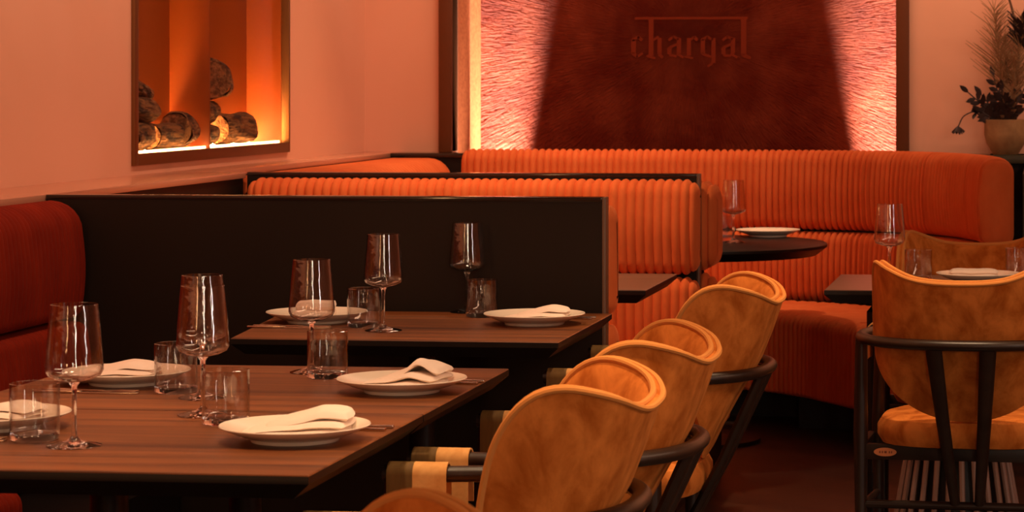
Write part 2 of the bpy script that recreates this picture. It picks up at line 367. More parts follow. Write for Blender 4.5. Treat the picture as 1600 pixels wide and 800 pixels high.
# ------------------------------------------------------------------ ribbed upholstery
def offset_profile(prof):
    n = len(prof); out = []
    for i in range(n):
        a = Vector(prof[i - 1]); b = Vector(prof[(i + 1) % n]); t = (b - a).normalized(); out.append(Vector((t.y, -t.x)))
    return out
def rr_profile(d0, d1, z0, z1, r, r2=None, bulge=0., n=6):
    """closed rounded rectangle in (d, z): d grows toward the sitter; counter clockwise"""
    r2 = r if r2 is None else r2; pts = []
    cs = [(d1 - r2, z0 + r2, -90, r2), (d1 - r, z1 - r, 0, r), (d0 + r2, z1 - r2, 90, r2), (d0 + r2, z0 + r2, 180, r2)]
    for i, (cx, cz, a0, rr) in enumerate(cs):
        for k in range(n + 1):
            a = math.radians(a0 + 90 * k / n); pts.append((cx + rr * math.cos(a), cz + rr * math.sin(a)))
        if i == 0:
            for k in range(1, 7):
                t = k / 7; pts.append((d1 + bulge * math.sin(PI * t), z0 + r2 + (z1 - r - z0 - r2) * t))
    return pts
def ribbed(name, path, prof, m, parent, pitch=.029, depth=.006, endr=.05, spr=6, lean=0., plain=None):
    """sweep a closed profile along a plan path (list of (x,y)); sitter side is on the left of the path direction"""
    P = [Vector((p[0], p[1])) for p in path]; S = [0]
    for a, b in zip(P, P[1:]): S.append(S[-1] + (b - a).length)
    Lg = S[-1]; nr = max(1, round(Lg / pitch)); nstep = nr * spr
    N = offset_profile(prof); vs = []; n = len(prof)
    u_list = [Lg * i / nstep for i in range(nstep + 1)]
    if endr:
        u_list = sorted(set([round(u, 5) for u in u_list] + [round(endr * (1 - math.cos(k * PI / 16)), 5) for k in range(8)] + [round(Lg - endr * (1 - math.cos(k * PI / 16)), 5) for k in range(8)]))
    zmax = max(p[1] for p in prof)
    for u in u_list:
        i = 0
        while i < len(S) - 2 and S[i + 1] < u: i += 1
        t = (u - S[i]) / max(1e-9, S[i + 1] - S[i]); c = P[i].lerp(P[i + 1], min(1, t))
        d = (P[min(i + 2, len(P) - 1)] - P[max(i - 1, 0)]).normalized() if len(P) > 2 else (P[1] - P[0]).normalized()
        nl = Vector((-d.y, d.x))
        rb = -depth * (1 - abs(math.sin(PI * u / (Lg / nr))) ** .75)
        e = min(u, Lg - u); ins = 0
        if e < endr: q = 1 - e / endr; ins = -endr * (1 - math.sqrt(max(0, 1 - q * q)))
        for (pd, pz), nn in zip(prof, N):
            q = Vector((pd, pz)) + nn * (rb + ins)
            xy = c + nl * q.x; vs.append((xy.x, xy.y, q.y))
    K = len(u_list)
    fs = [(i*n+k, i*n+(k+1) % n, (i+1)*n+(k+1) % n, (i+1)*n+k) for i in range(K - 1) for k in range(n)]
    fs += [tuple(range(n))[::-1], tuple((K - 1) * n + k for k in range(n))]
    return mk(name, vs, fs, m, parent)
UP = rr_profile(0, .13, .722, 1.035, .055, .05, .010)
LO = rr_profile(0, .15, .44, .714, .05, .05, .008)
def seat_prof(depth, z1=.45): return rr_profile(0, depth, .15, z1, .05, .02, .0)
# left-wall bench of the near booth
b1 = thing('banquette', 'deep red ribbed velvet banquette along the left wall behind the laid tables', 'banquette')
pth = [(XL + .005, 6.705), (XL + .005, 1.6)]
UPw = rr_profile(0, .115, .725, 1.037, .085, .03, .008)
ribbed('upper_back_cushion', pth, UPw, M['velvet_dark'], b1, .026, .004, .03)
ribbed('lower_back_cushion', pth, rr_profile(0, .13, .46, .715, .035, .03, .01), M['velvet_dark'], b1, .026, .004, .03)
ribbed('seat_cushion', [(XL + .005, 5.52), (XL + .005, 1.6)], rr_profile(0, .425, .31, .455, .04, .02, .0), M['velvet_dark'], b1, .026, .003, .02)
MB().box((XL + .005, 1.65, 0), (XL + .38, 6.70, .30)).build('plinth', M['black'], b1, smooth=False)
# P1 and P2 partitions
def partition(y, x0, x1, label, t=.045):
    p = thing('booth_partition', label, 'partition', ((x0 + x1) / 2, y, 0)); w = (x1 - x0) / 2
    MB().box((-w, 0, 0), (w, t, ZL - .012)).build('panel', M['panel'], p, smooth=False)
    MB().box((-w, -.002, ZL - .012), (w, t + .004, ZL), .002).build('top_cap', M['ledge'], p)
    MB().box((w, -.002, 0), (w + .010, t + .002, ZL), .003).build('edge_strip', mat('edge_strip_brown', (.12, .06, .035), .4), p)
    return p
PY1, PY2 = 6.72, 8.495; PX1 = -1.141; PX2 = -1.128
partition(PY1, XL + .002, PX1 - .01, 'tall dark brown partition behind the laid near tables')
partition(PY2, XL + .002, PX2 - .01, 'dark partition behind the bright orange ribbed bench back, farther from camera')
def bench(label, y, x0, x1, facing, m=M['velvet'], seat=.5, up=None, r=.05):
    t = thing('banquette', label, 'banquette', ((x0 + x1) / 2, y, 0)); w = (x1 - x0) / 2
    pth = [(-w, 0), (w, 0)] if facing > 0 else [(w, 0), (-w, 0)]
    ribbed('upper_back_cushion', pth, up or UP, m, t, .0295, .0105, r)
    ribbed('lower_back_cushion', pth, LO, m, t, .0295, .0105, r)
    ribbed('seat_cushion', pth, rr_profile(0, seat, .17, .45, .05, .02), m, t, .029, .005, .03)
    pd = (seat - .04) * facing
    MB().box((-w + .01, min(0, pd), 0), (w - .03, max(0, pd), .17)).build('plinth', M['black'], t, smooth=False)
    return t
bench('orange velvet bench whose rounded end peeks past the tall near partition', PY1 + .050, XL + .02, PX1 + .012, 1, seat=.42)
bench('bright orange ribbed velvet bench with back rising over the near partition', PY2 - .006, XL + .03, PX2 + .012, -1, seat=.46)
bench('orange velvet bench behind the farther partition, only its rolled end showing', PY2 + .055, XL + .25, PX2 + .045, 1, seat=.45, up=rr_profile(0, .26, .722, 1.02, .09, .06, .006), r=.055)
# corner pad on the left wall behind the far partition
b4 = thing('banquette', 'low orange cushion back in the far left corner beneath the fireplace side wall', 'banquette')
pth = [(-2.785, 10.86), (-2.785, 8.75)]
ribbed('upper_back_cushion', pth, rr_profile(0, .29, .725, 1.032, .10, .03, .01), M['velvet'], b4, .045, .005, .06)
ribbed('lower_back_cushion', pth, rr_profile(0, .27, .44, .712, .04, .03, .01), M['velvet'], b4, .045, .005, .06)
# long curved banquette at the back wall
b5 = thing('banquette', 'long curved orange ribbed velvet banquette along the back wall under the glowing niche', 'banquette')
def arcpath(pts, n=14): return [(p.x, p.y) for p in catmull([Vector((a, b, 0)) for a, b in pts], n)]
back = arcpath([(-2.455, 10.885), (-2.0, 10.885), (-1.5, 10.885), (-1.05, 10.87), (-.66, 10.76), (-.38, 10.53), (-.205, 10.20), (-.125, 9.85), (-.105, 9.56)])[::-1]
UPc = rr_profile(0, .13, .738, 1.072, .060, .055, .010)
ribbed('upper_back_cushion', back, UPc, M['velvet'], b5, .030, .013, .042)
ribbed('lower_back_cushion', back, rr_profile(0, .15, .44, .732, .05, .05, .008), M['velvet'], b5, .030, .013, .042)
sf = arcpath([(-2.40, 10.32), (-1.9, 10.32), (-1.45, 10.30), (-1.15, 10.20), (-.95, 10.02), (-.80, 9.80), (-.66, 9.60), (-.48, 9.50)])[::-1]
ribbed('seat_cushion', sf, rr_profile(-.50, .0, .13, .452, .05, .02), M['velvet'], b5, .030, .005, .03)
pl = [(x, y) for x, y in sf]
MB().box((-2.38, 10.45, 0), (-.95, 10.88, .13)).box((-.95, 10.1, 0), (-.5, 10.75, .13)).build('plinth', M['black'], b5, smooth=False)

# ------------------------------------------------------------------ tables
def table(label, poly, m, group=None, legs='pedestal', th=.040):
    cx = sum(p[0] for p in poly) / len(poly); cy = sum(p[1] for p in poly) / len(poly)
    t = thing('dining_table', label, 'table', (cx, cy, 0), 0, group)
    P = [(x - cx, y - cy) for x, y in poly]
    top = MB().prism(P, .75 - th, .75, .030, .002).build('tabletop', [m, M['black']], t)
    for f_ in top.data.polygons: f_.material_index = 0 if f_.normal.z > .3 else 1
    if legs == 'pedestal':
        MB().lathe([(.032, .02), (.032, .70)], 20).build('column', M['black'], t)
        MB().box((-.25, -.2, 0), (.25, .2, .02), .004).build('base_plate', M['black'], t)
        MB().box((-.2, -.15, .70), (.2, .15, .712)).build('mounting_plate', M['black'], t, smooth=False)
    return t, cx, cy
def rect(x0, x1, y0, y1): return [(x0, y0), (x1, y0), (x1, y1), (x0, y1)]
table('dark walnut table nearest the camera with its front edge in view', rect(-2.02, -1.116, 3.861, 4.597), M['walnut'])
table('dark walnut table pushed against the nearest one, seam between them', rect(-2.02, -1.116, 4.603, 5.357), M['walnut'])
table('dark walnut table standing directly against the tall near partition', [(-1.900, 5.92), (-1.116, 5.915), (-1.116, 6.668), (-1.985, 6.668)], M['walnut'])
M['greytop'] = mat('grey_brown_top', (.15, .085, .055), .32, spec=.5, vary=((2, 30, 30), (.10, .055, .035), 5, .35, .65))
table('small bare table in the orange booth, its corner showing beyond the near partition', rect(-1.95, -1.145, 7.43, 8.08), M['greytop'])
tq, qx, qy = table('square table between two tan armchairs at the right', rect(-.632, .13, 7.50, 8.12), M['greytop'], legs='none')
pm = MB().lathe([(.17, .0), (.16, .1), (.125, .3), (.10, .45), (.085, .69)], 30, (0, -.17, 0)).build('pedestal', M['black'], tq)
for k in range(26):
    a = 2 * PI * k / 26; pts = [(r * math.cos(a), r * math.sin(a) - .17, z) for r, z in ((.185, .01), (.175, .1), (.14, .3), (.115, .45), (.10, .70))]
    MB().tube(pts, .0085, 8).build('rod', M['rod'], tq)
MB().box((-.2, -.27, .69), (.2, .15, .712)).build('mounting_plate', M['black'], tq, smooth=False)
for sx in (-1, 1): MB().tube([(sx * .25, .02, .71), (sx * .262, .0, .66), (sx * .262, .0, .55), (sx * .262, .0, 0)], .016, 10).build('leg', M['black'], tq)
RX, RY = -1.306, 9.70
tr = thing('round_table', 'black round table in front of the long curved back banquette', 'table', (RX, RY, 0))
MB().lathe([(0, .75), (.492, .75), (.5, .745), (.5, .735), (.46, .705), (0, .705)], 72).build('tabletop', M['black'], tr)
MB().lathe([(.25, 0), (.25, .015), (.035, .03), (.035, .705)], 32).build('pedestal', M['black'], tr)

# ------------------------------------------------------------------ tableware
def wine_bm():
    t = .0011
    out = [(0, 0), (.044, 0), (.045, .0015), (.036, .0045), (.012, .009), (.0052, .016), (.0040, .035), (.0040, .085), (.0048, .098), (.0095, .106), (.028, .110), (.043, .117), (.0475, .126), (.0472, .134), (.0435, .180), (.0385, .234)]
    inn = [(.0385 - t, .2345), (.0435 - t, .180), (.0472 - t, .134), (.0465 - t, .127), (.042, .1195), (.027, .1125), (.006, .1095), (0, .109)]
    return MB().lathe(out + inn, 48)
def tumbler_bm():
    t = .0016
    out = [(0, 0), (.039, 0), (.0412, .003), (.0415, .010), (.0415, .095)]
    inn = [(.0415 - t, .0955), (.0415 - t, .018), (.036, .012), (0, .011)]
    return MB().lathe(out + inn, 40)
def glass_obj(name, bm_, zsplit):
    o = bm_.build(name, [M['glass'], M['bowl']])
    b2 = bmesh.new(); b2.from_mesh(o.data); bmesh.ops.remove_doubles(b2, verts=b2.verts, dist=1e-5); bmesh.ops.recalc_face_normals(b2, faces=b2.faces)
    if b2.calc_volume(signed=True) < 0: bmesh.ops.reverse_faces(b2, faces=b2.faces)
    for f_ in b2.faces:
        f_.smooth = True; f_.material_index = 1 if f_.calc_center_median().z > zsplit else 0
    b2.to_mesh(o.data); b2.free(); return o
wg0 = glass_obj('wine_glass', wine_bm(), .112); tb0 = glass_obj('tumbler', tumbler_bm(), .014)
used = {}
def put(o0, px, py, label, cat, group):
    x, y = at(px, py, .75)
    o = o0 if o0.name not in used else o0.copy()
    if o is not o0: C.objects.link(o)
    used[o0.name] = 1
    o.location = (x, y, .7503); tag(o, label, cat, group); return o
G = 'wine glasses on the tables'
put(wg0, 116, 697, 'clear wine glass nearest the camera, beside the tumbler at the left edge', 'wine glass', G)
put(wg0, 317, 649, 'front one of two overlapping wine glasses left of the nearest full plate', 'wine glass', G)
put(wg0, 316, 622, 'rear, mostly hidden one of two overlapping wine glasses on the nearest tables', 'wine glass', G)
put(wg0, 487, 582, 'clear wine glass on the second table with a far napkin showing through its bowl', 'wine glass', G)
put(wg0, 599, 517, 'clear wine glass standing right of a tumbler on the table by the dark partition', 'wine glass', G)
put(wg0, 730, 488, 'clear wine glass left of the tumbler and right-hand plate by the dark partition', 'wine glass', G)
put(wg0, 1146, 379, 'clear wine glass standing on the black round table', 'wine glass', G)
put(wg0, 1390, 440, 'clear wine glass on the square table between the tan armchairs', 'wine glass', G)
G = 'tumblers on the tables'
put(tb0, 54, 687, 'clear tumbler at the left edge in front of the leftmost plate', 'tumbler', G)
put(tb0, 275, 613, 'clear tumbler at the right side of the left plate on the second table', 'tumbler', G)
put(tb0, 353, 662, 'clear tumbler just left of the nearest fully visible plate', 'tumbler', G)
put(tb0, 512, 590, 'clear tumbler left of the plate with the curled napkin on the second table', 'tumbler', G)
put(tb0, 569, 511, 'clear tumbler right of the left plate on the table by the partition', 'tumbler', G)
put(tb0, 753, 495, 'clear tumbler left of the right-hand plate on the table by the partition', 'tumbler', G)
put(tb0, 1435, 439, 'clear tumbler beside the wine glass on the square table', 'tumbler', G)
put(tb0, 1592, 436, 'clear tumbler beyond the plate at the right side of the square table', 'tumbler', G)
put(tb0, 1131, 376, 'clear tumbler next to the wine glass on the black round table', 'tumbler', G)

plate_prof = [(0, .004), (.068, .004), (.069, .0), (.073, .0), (.076, .006), (.098, .013), (.1245, .0245), (.1265, .0265), (.1255, .028), (.100, .0185), (.078, .0125), (.06, .0105), (0, .010)]
plate0 = MB().lathe(plate_prof, 72).build('plate', M['porcelain'])
def napkin_mesh(name, w, d, h, style, seed):
    """folded linen: three layers of a rounded square, the top layers curling over"""
    rnd = random.Random(seed); mb = MB(); nu, nv = 30, 22
    def layer(zb, th, w, d, ox, oy, ang, dome, curl):
        g = {}; vs = []
        for side in (0, 1):
            for i in range(nu + 1):
                for j in range(nv + 1):
                    u = i / nu * 2 - 1; v = j / nv * 2 - 1
                    x = u * w / 2 * (1 - .08 * v * v); y = v * d / 2 * (1 - .08 * u * u)
                    edge = max(abs(u), abs(v)); rz = th / 2 * math.sqrt(max(0, 1 - max(0, (edge - .86) / .14) ** 2))
                    dz = dome * (1 - u ** 4) * (1 - v ** 4) + .0012 * math.sin(u * 5 + seed) * math.cos(v * 4) 
                    dz += curl * math.exp(-((u - .35) ** 2) * 6) * (1 - v) / 2
                    taper = 1 if style == 'flat' else .40 + .60 * min(1, (u + 1) / 1.3)
                    z = (zb + th / 2 + dz + (rz if side else -rz)) * taper
                    ca, sa = math.cos(ang), math.sin(ang)
                    g[(side, i, j)] = len(vs); vs.append((ox + x * ca - y * sa, oy + x * sa + y * ca, z))
        fs = []
        for i in range(nu):
            for j in range(nv):
                fs.append((g[1, i, j], g[1, i+1, j], g[1, i+1, j+1], g[1, i, j+1])); fs.append((g[0, i, j+1], g[0, i+1, j+1], g[0, i+1, j], g[0, i, j]))
        for i in range(nu): fs.append((g[0, i, 0], g[0, i+1, 0], g[1, i+1, 0], g[1, i, 0])); fs.append((g[1, i, nv], g[1, i+1, nv], g[0, i+1, nv], g[0, i, nv]))
        for j in range(nv): fs.append((g[1, 0, j], g[1, 0, j+1], g[0, 0, j+1], g[0, 0, j])); fs.append((g[0, nu, j], g[0, nu, j+1], g[1, nu, j+1], g[1, nu, j]))
        mb.add(vs, fs)
    if style == 'flat':
        layer(.0, h * .45, w, d, 0, 0, 0, .002, 0); layer(h * .45, h * .5, w * .96, d * .92, .002, .004, .03, .003, 0)
    else:
        layer(.0, h * .24, w * 1.05, d * 1.05, -.012, -.006, .06, .002, 0)
        layer(h * .24, h * .22, w, d, -.004, 0, -.03, .005, style * .35)
        layer(h * .48, h * .26, w * .86, d * .9, .008, .008, .05, .009, style)
    return mb.build(name, M['linen'])
knife_v = MB().box((-.095, -.009, 0), (.02, .009, .0022), .0008).box((.018, -.0055, 0), (.115, .0055, .0055), .0018)
fork_b = MB().box((-.03, -.004, .0005), (.03, .004, .004), .001).box((.03, -.006, 0), (.10, .006, .005), .0018).box((-.052, -.0125, .0015), (-.028, .0125, .0035), .001)
for q in (-.0105, -.0035, .0035, .0105): fork_b.box((-.095, q - .0014, .0015), (-.05, q + .0014, .0035), .0005)
knife0 = knife_v.build('table_knife', M['steel']); fork0 = fork_b.build('table_fork', M['steel'])
first = {'plate': True, 'knife': True, 'fork': True}
def use(o0, key):
    if first[key]: first[key] = False; return o0
    o = o0.copy(); C.objects.link(o); return o
def setting(px, py, where, nstyle, nw, nd, nh, nrot, noff, side, seed, cut=True):
    x, y = at(px, py, .776)
    p = use(plate0, 'plate'); p.location = (x, y, .7503); tag(p, 'cream plate ' + where, 'plate', 'cream dinner plates')
    n = napkin_mesh('napkin', nw, nd, nh, nstyle, seed); n.location = (x + noff[0], y + noff[1], .7625); n.rotation_euler = (0, 0, nrot)
    tag(n, 'pale napkin on the plate ' + where, 'napkin', 'folded napkins')
    if not cut: return
    s = 1 if side == 'right' else -1          # a diner on the right sits at +X: their right hand is on the far side
    k = use(knife0, 'knife'); k.location = (x + s * .012, y + s * .165, .7503); k.rotation_euler = (0, 0, 0 if s > 0 else PI); k.rotation_euler[2] += .03
    tag(k, 'steel knife beside the plate ' + where, 'knife', 'table knives')
    f_ = use(fork0, 'fork'); f_.location = (x + s * .022, y + s * .137, .7503); f_.rotation_euler = (0, 0, (0 if s > 0 else PI) - .05)
    tag(f_, 'steel fork beside the plate ' + where, 'fork', 'table forks')
setting(461, 664, 'at the right of the nearest table', .004, .175, .14, .044, .12, (.012, .012), 'right', 1)
setting(-5, 645, 'cut by the left edge of the photo', .003, .17, .12, .030, -.1, (-.01, .01), 'left', 2)
setting(628, 591, 'at the right of the second table', .018, .155, .13, .044, -.12, (.014, .010), 'right', 3)
setting(198, 579, 'at the left of the second table', .003, .19, .13, .030, .12, (-.03, .01), 'left', 4)
setting(835, 490, 'at the right of the table by the dark partition', .003, .16, .125, .032, .05, (.010, .01), 'right', 5)
setting(495, 487, 'at the left of the table by the dark partition', 'flat', .098, .09, .040, .0, (-.005, .0), 'left', 6)
setting(1200, 359, 'on the black round table', 'flat', .16, .13, .012, .1, (.0, .01), 'right', 7, False)
setting(1528, 427, 'on the square table between two armchairs', 'flat', .155, .10, .024, .0, (-.015, .01), 'left', 8, False)

# ------------------------------------------------------------------ armchairs
ZT = [(0, .825), (15, .827), (30, .835), (45, .853), (58, .868), (67, .875), (75, .866), (82, .83), (87, .77), (90, .69)]
YM = [(.44, -.075), (.52, -.115), (.60, -.160), (.68, -.208), (.76, -.240), (.81, -.257), (.88, -.278)]
def shell_pt(phi, z):
    s = math.sin(phi); ym = lin(z, YM); c = math.sqrt(max(0., 1 - abs(s) ** 3.6))
    return Vector((.249 * s, ym + (-.022 - ym) * (1 - c), z))
def ztop(deg): return interp(abs(deg), ZT) if False else lin_s(abs(deg))
def lin_s(d):
    P = ZT
    for i in range(len(P) - 1):
        if d <= P[i + 1][0]:
            a = P[max(i - 1, 0)]; b = P[i]; c = P[i + 1]; e = P[min(i + 2, len(P) - 1)]
            t = (d - b[0]) / (c[0] - b[0])
            m0 = (c[1] - a[1]) / max(1e-6, c[0] - a[0]); m1 = (e[1] - b[1]) / max(1e-6, e[0] - b[0]); h = c[0] - b[0]
            return (2*t**3 - 3*t**2 + 1) * b[1] + (t**3 - 2*t**2 + t) * h * m0 + (-2*t**3 + 3*t**2) * c[1] + (t**3 - t**2) * h * m1
    return P[-1][1]
def make_chair(label):
    t = thing('armchair', label, 'armchair', group='tan suede armchairs')
    NP, NV, th = 64, 18, .040
    ph = [math.radians(90) * math.sin(math.radians(90) * (i / NP * 2 - 1)) * 1.0 for i in range(NP + 1)]
    O = []; I = []
    def P(i, j):
        p = ph[i]; s = math.sin(p); zb = .445 + .225 * (1 - math.sqrt(max(0, 1 - s * s * .998))); zt = ztop(math.degrees(p))
        v = j / NV; return shell_pt(p, zb + (zt - zb) * v)
    G_ = [[P(i, j) for j in range(NV + 1)] for i in range(NP + 1)]
    def nrm(i, j):
        a = G_[min(i+1, NP)][j] - G_[max(i-1, 0)][j]; b = G_[i][min(j+1, NV)] - G_[i][max(j-1, 0)]
        n = a.cross(b)
        if n.length < 1e-9: n = Vector((0, -1, 0))
        n.normalize()
        if n.dot(G_[i][j] - Vector((0, .25, .66))) < 0: n = -n
        return n
    vs = []; n1 = NV + 1
    for i in range(NP + 1):
        for j in range(NV + 1): vs.append(G_[i][j])
    for i in range(NP + 1):
        for j in range(NV + 1):
            puff = .034 * (math.sin(PI * min(1, j / NV)) * math.sin(PI * i / NP)) ** .6
            vs.append(G_[i][j] - nrm(i, j) * (.017 + puff))
    K = (NP + 1) * n1; fs = []
    for i in range(NP):
        for j in range(NV):
            a, b, c, d = i*n1+j, (i+1)*n1+j, (i+1)*n1+j+1, i*n1+j+1
            fs.append((a, b, c, d)); fs.append((K+d, K+c, K+b, K+a))
    for i in range(NP):
        fs.append((i*n1, K+i*n1, K+(i+1)*n1, (i+1)*n1)); fs.append((i*n1+NV, (i+1)*n1+NV, K+(i+1)*n1+NV, K+i*n1+NV))
    for j in range(NV):
        fs.append((j, j+1, K+j+1, K+j)); fs.append((NP*n1+j, K+NP*n1+j, K+NP*n1+j+1, NP*n1+j+1))
    bk = mk('backrest', vs, fs, M['suede'], t)
    bev = bk.modifiers.new('soft', 'BEVEL'); bev.width = .006; bev.segments = 2; bev.limit_method = 'ANGLE'; bev.angle_limit = math.radians(50)
    for off, K0 in (('out', 0), ('in', K)):
        loop = [Vector(vs[K0 + 0 * n1 + j]) for j in range(0, NV)] + [Vector(vs[K0 + i * n1 + NV]) for i in range(NP + 1)] + [Vector(vs[K0 + NP * n1 + j]) for j in range(NV - 1, -1, -1)]
        cl = [loop[0]]
        for p in loop[1:]:
            if (p - cl[-1]).length > .004: cl.append(p)
        sm = [cl[0]] + [(cl[k-1] + cl[k] * 2 + cl[k+1]) / 4 for k in range(1, len(cl) - 1)] + [cl[-1]]
        MB().tube(sm, .0056, 8).build('piping', M['piping'], bk)
    # seat cushion
    N = 40; vs = []; rings = []
    prof = [(.0, .372), (.80, .368), (.95, .374), (1.0, .395), (1.0, .42), (.95, .440), (.82, .450), (.5, .452), (0, .448)]
    for k in range(N):
        a = 2 * PI * k / N; ca, sa = math.cos(a), math.sin(a)
        R = 1 / ((abs(ca) ** 3.2 + abs(sa) ** 3.2) ** (1 / 3.2))
        for r, z in prof: vs.append((.252 * R * ca * r, .115 + .200 * R * sa * r, z + (.012 * (1 - (abs(ca) * R) ** 2) * 0)))
    n = len(prof); fs = [(k*n+i, ((k+1) % N)*n+i, ((k+1) % N)*n+i+1, k*n+i+1) for k in range(N) for i in range(n - 1)]
    mk('seat', vs, fs, M['suede'], t)
    # bow rail
    half = [(0, -.232), (.09, -.225), (.17, -.195), (.235, -.140), (.275, -.065), (.288, .02), (.278, .10), (.268, .16), (.266, .262)]
    pts = catmull([(-x, y, .664) for x, y in half[::-1]] + [(x, y, .664) for x, y in half[1:]], 6)
    MB().tube(pts, .0168, 12, rz=.0145).build('bow_rail', M['chairwood'], t)
    for sx in (-1, 1):
        MB().tube([(sx * .288, 0, .664), (sx * .290, 0, .40), (sx * .288, 0, 0)], [.017, .020, .014], 12).build('leg', M['chairwood'], t)
        MB().tube([(sx * .264, .245, .664), (sx * .272, .26, .40), (sx * .272, .275, 0)], [.014, .018, .013], 12).build('leg', M['chairwood'], t)
        MB().box((sx * .288 - .010, 0, .334), (sx * .288 + .010, .26, .372), .003).build('side_rail', M['chairwood'], t)
        MB().tube([(sx * .289, 0, .20), (sx * .274, .27, .20)], .010, 10).build('stretcher', M['chairwood'], t)
        MB().tube([(sx * .072, -.228, .662), (sx * .055, -.130, .45), (sx * .033, -.004, .215)], [.023, .019, .014], 12, rz=.012).build('back_slat', M['chairwood'], t)
        # strap armrests wrapped over the rail
        for nm, y0, y1, mm in (('tan_armrest_strap', .146, .206, M['tanstrap']), ('olive_armrest_strap', .206, .252, M['olive'])):
            xs = sx * (.268 if nm[0] == 't' else .2665); sec = []
            for k in range(9):
                a = PI * k / 8; sec.append((xs + .0235 * math.cos(a), .664 + .0215 * math.sin(a)))
            sec = [(xs + .0235, .585)] + sec + [(xs - .0235, .585)]
            inn = [(xs + (x - xs) * .86, z if z > .6 else z) for x, z in sec]
            inn = [(x, z - (.003 if z > .664 else 0)) for x, z in inn]
            q = MB(); n_ = len(sec); v_ = []
            for yy in (y0, y1): v_ += [(x, yy, z) for x, z in sec] + [(x, yy, z) for x, z in inn]
            B = 2 * n_; f_ = []
            for i in range(n_ - 1):
                f_ += [(i, i+1, B+i+1, B+i), (n_+i+1, n_+i, B+n_+i, B+n_+i+1), (i+1, i, n_+i, n_+i+1), (B+i, B+i+1, B+n_+i+1, B+n_+i)]
            f_ += [(0, B, B+n_, n_), (n_-1, 2*n_-1, B+2*n_-1, B+n_-1)]
            q.add(v_, f_).build(nm, mm, t)
    MB().box((-.288, -.011, .330), (.288, .011, .372), .003).build('apron', M['chairwood'], t)
    MB().box((-.27, .245, .334), (.27, .268, .372), .003).build('apron', M['chairwood'], t)
    MB().tube([(-.289, 0, .208), (.289, 0, .208)], .0115, 10).build('stretcher', M['chairwood'], t)
    # oval leather badge on the rear apron
    seg = 28; v_ = [(-.222 + .031 * math.cos(2*PI*k/seg), -.0135, .351 + .0115 * math.sin(2*PI*k/seg)) for k in range(seg)] + [(-.222 + .031 * math.cos(2*PI*k/seg), -.0105, .351 + .0115 * math.sin(2*PI*k/seg)) for k in range(seg)]
    bd = mk('badge', v_, [tuple(range(seg)), tuple(range(seg, 2*seg))[::-1]] + [(k, (k+1) % seg, seg + (k+1) % seg, seg + k) for k in range(seg)], M['badge'], t)
    q = MB()
    for x in (-.238, -.231, -.224, -.221, -.212, -.206): q.box((x, -.0142, .348), (x + .0035, -.0134, .354))
    q.build('badge_mark', M['badgeink'], bd, smooth=False)
    return t
ch0 = make_chair('tan suede armchair at the right, seen squarely from behind with an oval badge')
ch0.location = (-.203, 7.02, 0); ch0.rotation_euler = (0, 0, -.05)
def chair(x, zc, rz, label):
    c = copy_tree(ch0); c.location = (x, (zc + x * ST) / CT, 0); c.rotation_euler = (0, 0, rz); c['label'] = label; return c
chair(-.89, 4.265, PI/2, 'biggest tan suede armchair whose whole curved back shows, at the nearest table')
chair(-.885, 4.97, PI/2 - .02, 'tan suede armchair partly hidden right behind the biggest one of the row')
chair(-.89, 6.28, PI/2 - .02, 'farthest tan suede armchair of the row, facing the table by the partition')
chair(-.865, 2.80, PI/2, 'tan suede armchair showing only a rounded wing top at the bottom edge')
fc = copy_tree(ch0); fc.location = (-.209, 8.15, 0); fc.rotation_euler = (0, 0, PI)
fc['label'] = 'tan suede armchair facing the camera on the far side of the square table'

# ------------------------------------------------------------------ potted arrangement at the right end of the ledge
px_, py_ = -.165, 10.99
x0, y0 = at(1572, 239, 1.052); 
st_ = thing('plant_shelf', 'dark green grey shelf end under the stone pot at the far right', 'shelf', (x0, y0, 0))
MB().box((-.07, -.30, ZL - .035), (.6, .10, ZL - .0), .006).build('shelf_top', M['green_slate'], st_)
MB().box((.082, -1.45, 0), (.6, .08, ZL - .036), .004).build('cabinet_side', M['green_slate'], st_)
pp = thing('potted_arrangement', 'stone pot of dark leaves and dried grasses at the right end of the back ledge', 'plant', (x0, y0 - .14, ZL + .0))
MB().lathe([(0, 0), (.052, 0), (.060, .012), (.080, .045), (.090, .085), (.090, .142), (.0905, .146), (.084, .147), (.082, .12), (.05, .10), (0, .10)], 48).build('pot', M['stone_pot'], pp)
def leaf(mb, base, d, L_, W, up=Vector((0, 0, 1))):
    d = Vector(d).normalized(); s = d.cross(up); s = s.normalized() if s.length > 1e-3 else Vector((1, 0, 0)); n = s.cross(d)
    T = [(0, .08), (.25, .8), (.5, 1), (.75, .7), (1, .04)]; vs = []
    for t, w in T:
        c = Vector(base) + d * (L_ * t) - n * (.15 * L_ * t * t)
        vs += [c + s * W * w, c + n * .002 + n * W * .25, c - s * W * w, c - n * .001]
    fs = []
    for i in range(4):
        for k in range(4): fs.append((4*i+k, 4*i+(k+1) % 4, 4*i+4+(k+1) % 4, 4*i+4+k))
    mb.add(vs, fs + [(0, 1, 2, 3), (19, 18, 17, 16)])
def stem_leaves(path, n, L_, W, mat_, name, seed, r=.003):
    rnd = random.Random(seed); P = catmull(path, 8); mb = MB().tube(P, r, 6)
    for k in range(n):
        i = int((.25 + .75 * k / n) * (len(P) - 2)); t = (P[i + 1] - P[i]).normalized()
        side = Vector((t.z, .3 * (-1) ** k, -t.x)).normalized() * (1 if k % 2 else -1)
        leaf(mb, P[i], t * .7 + side * .9 + Vector((0, rnd.uniform(-.4, .4), rnd.uniform(-.1, .2))), L_ * rnd.uniform(.8, 1.2), W, Vector((0, 1, .2)))
    leaf(mb, P[-1], P[-1] - P[-2], L_, W, Vector((0, 1, .2)))
    return mb.build(name, mat_, pp)
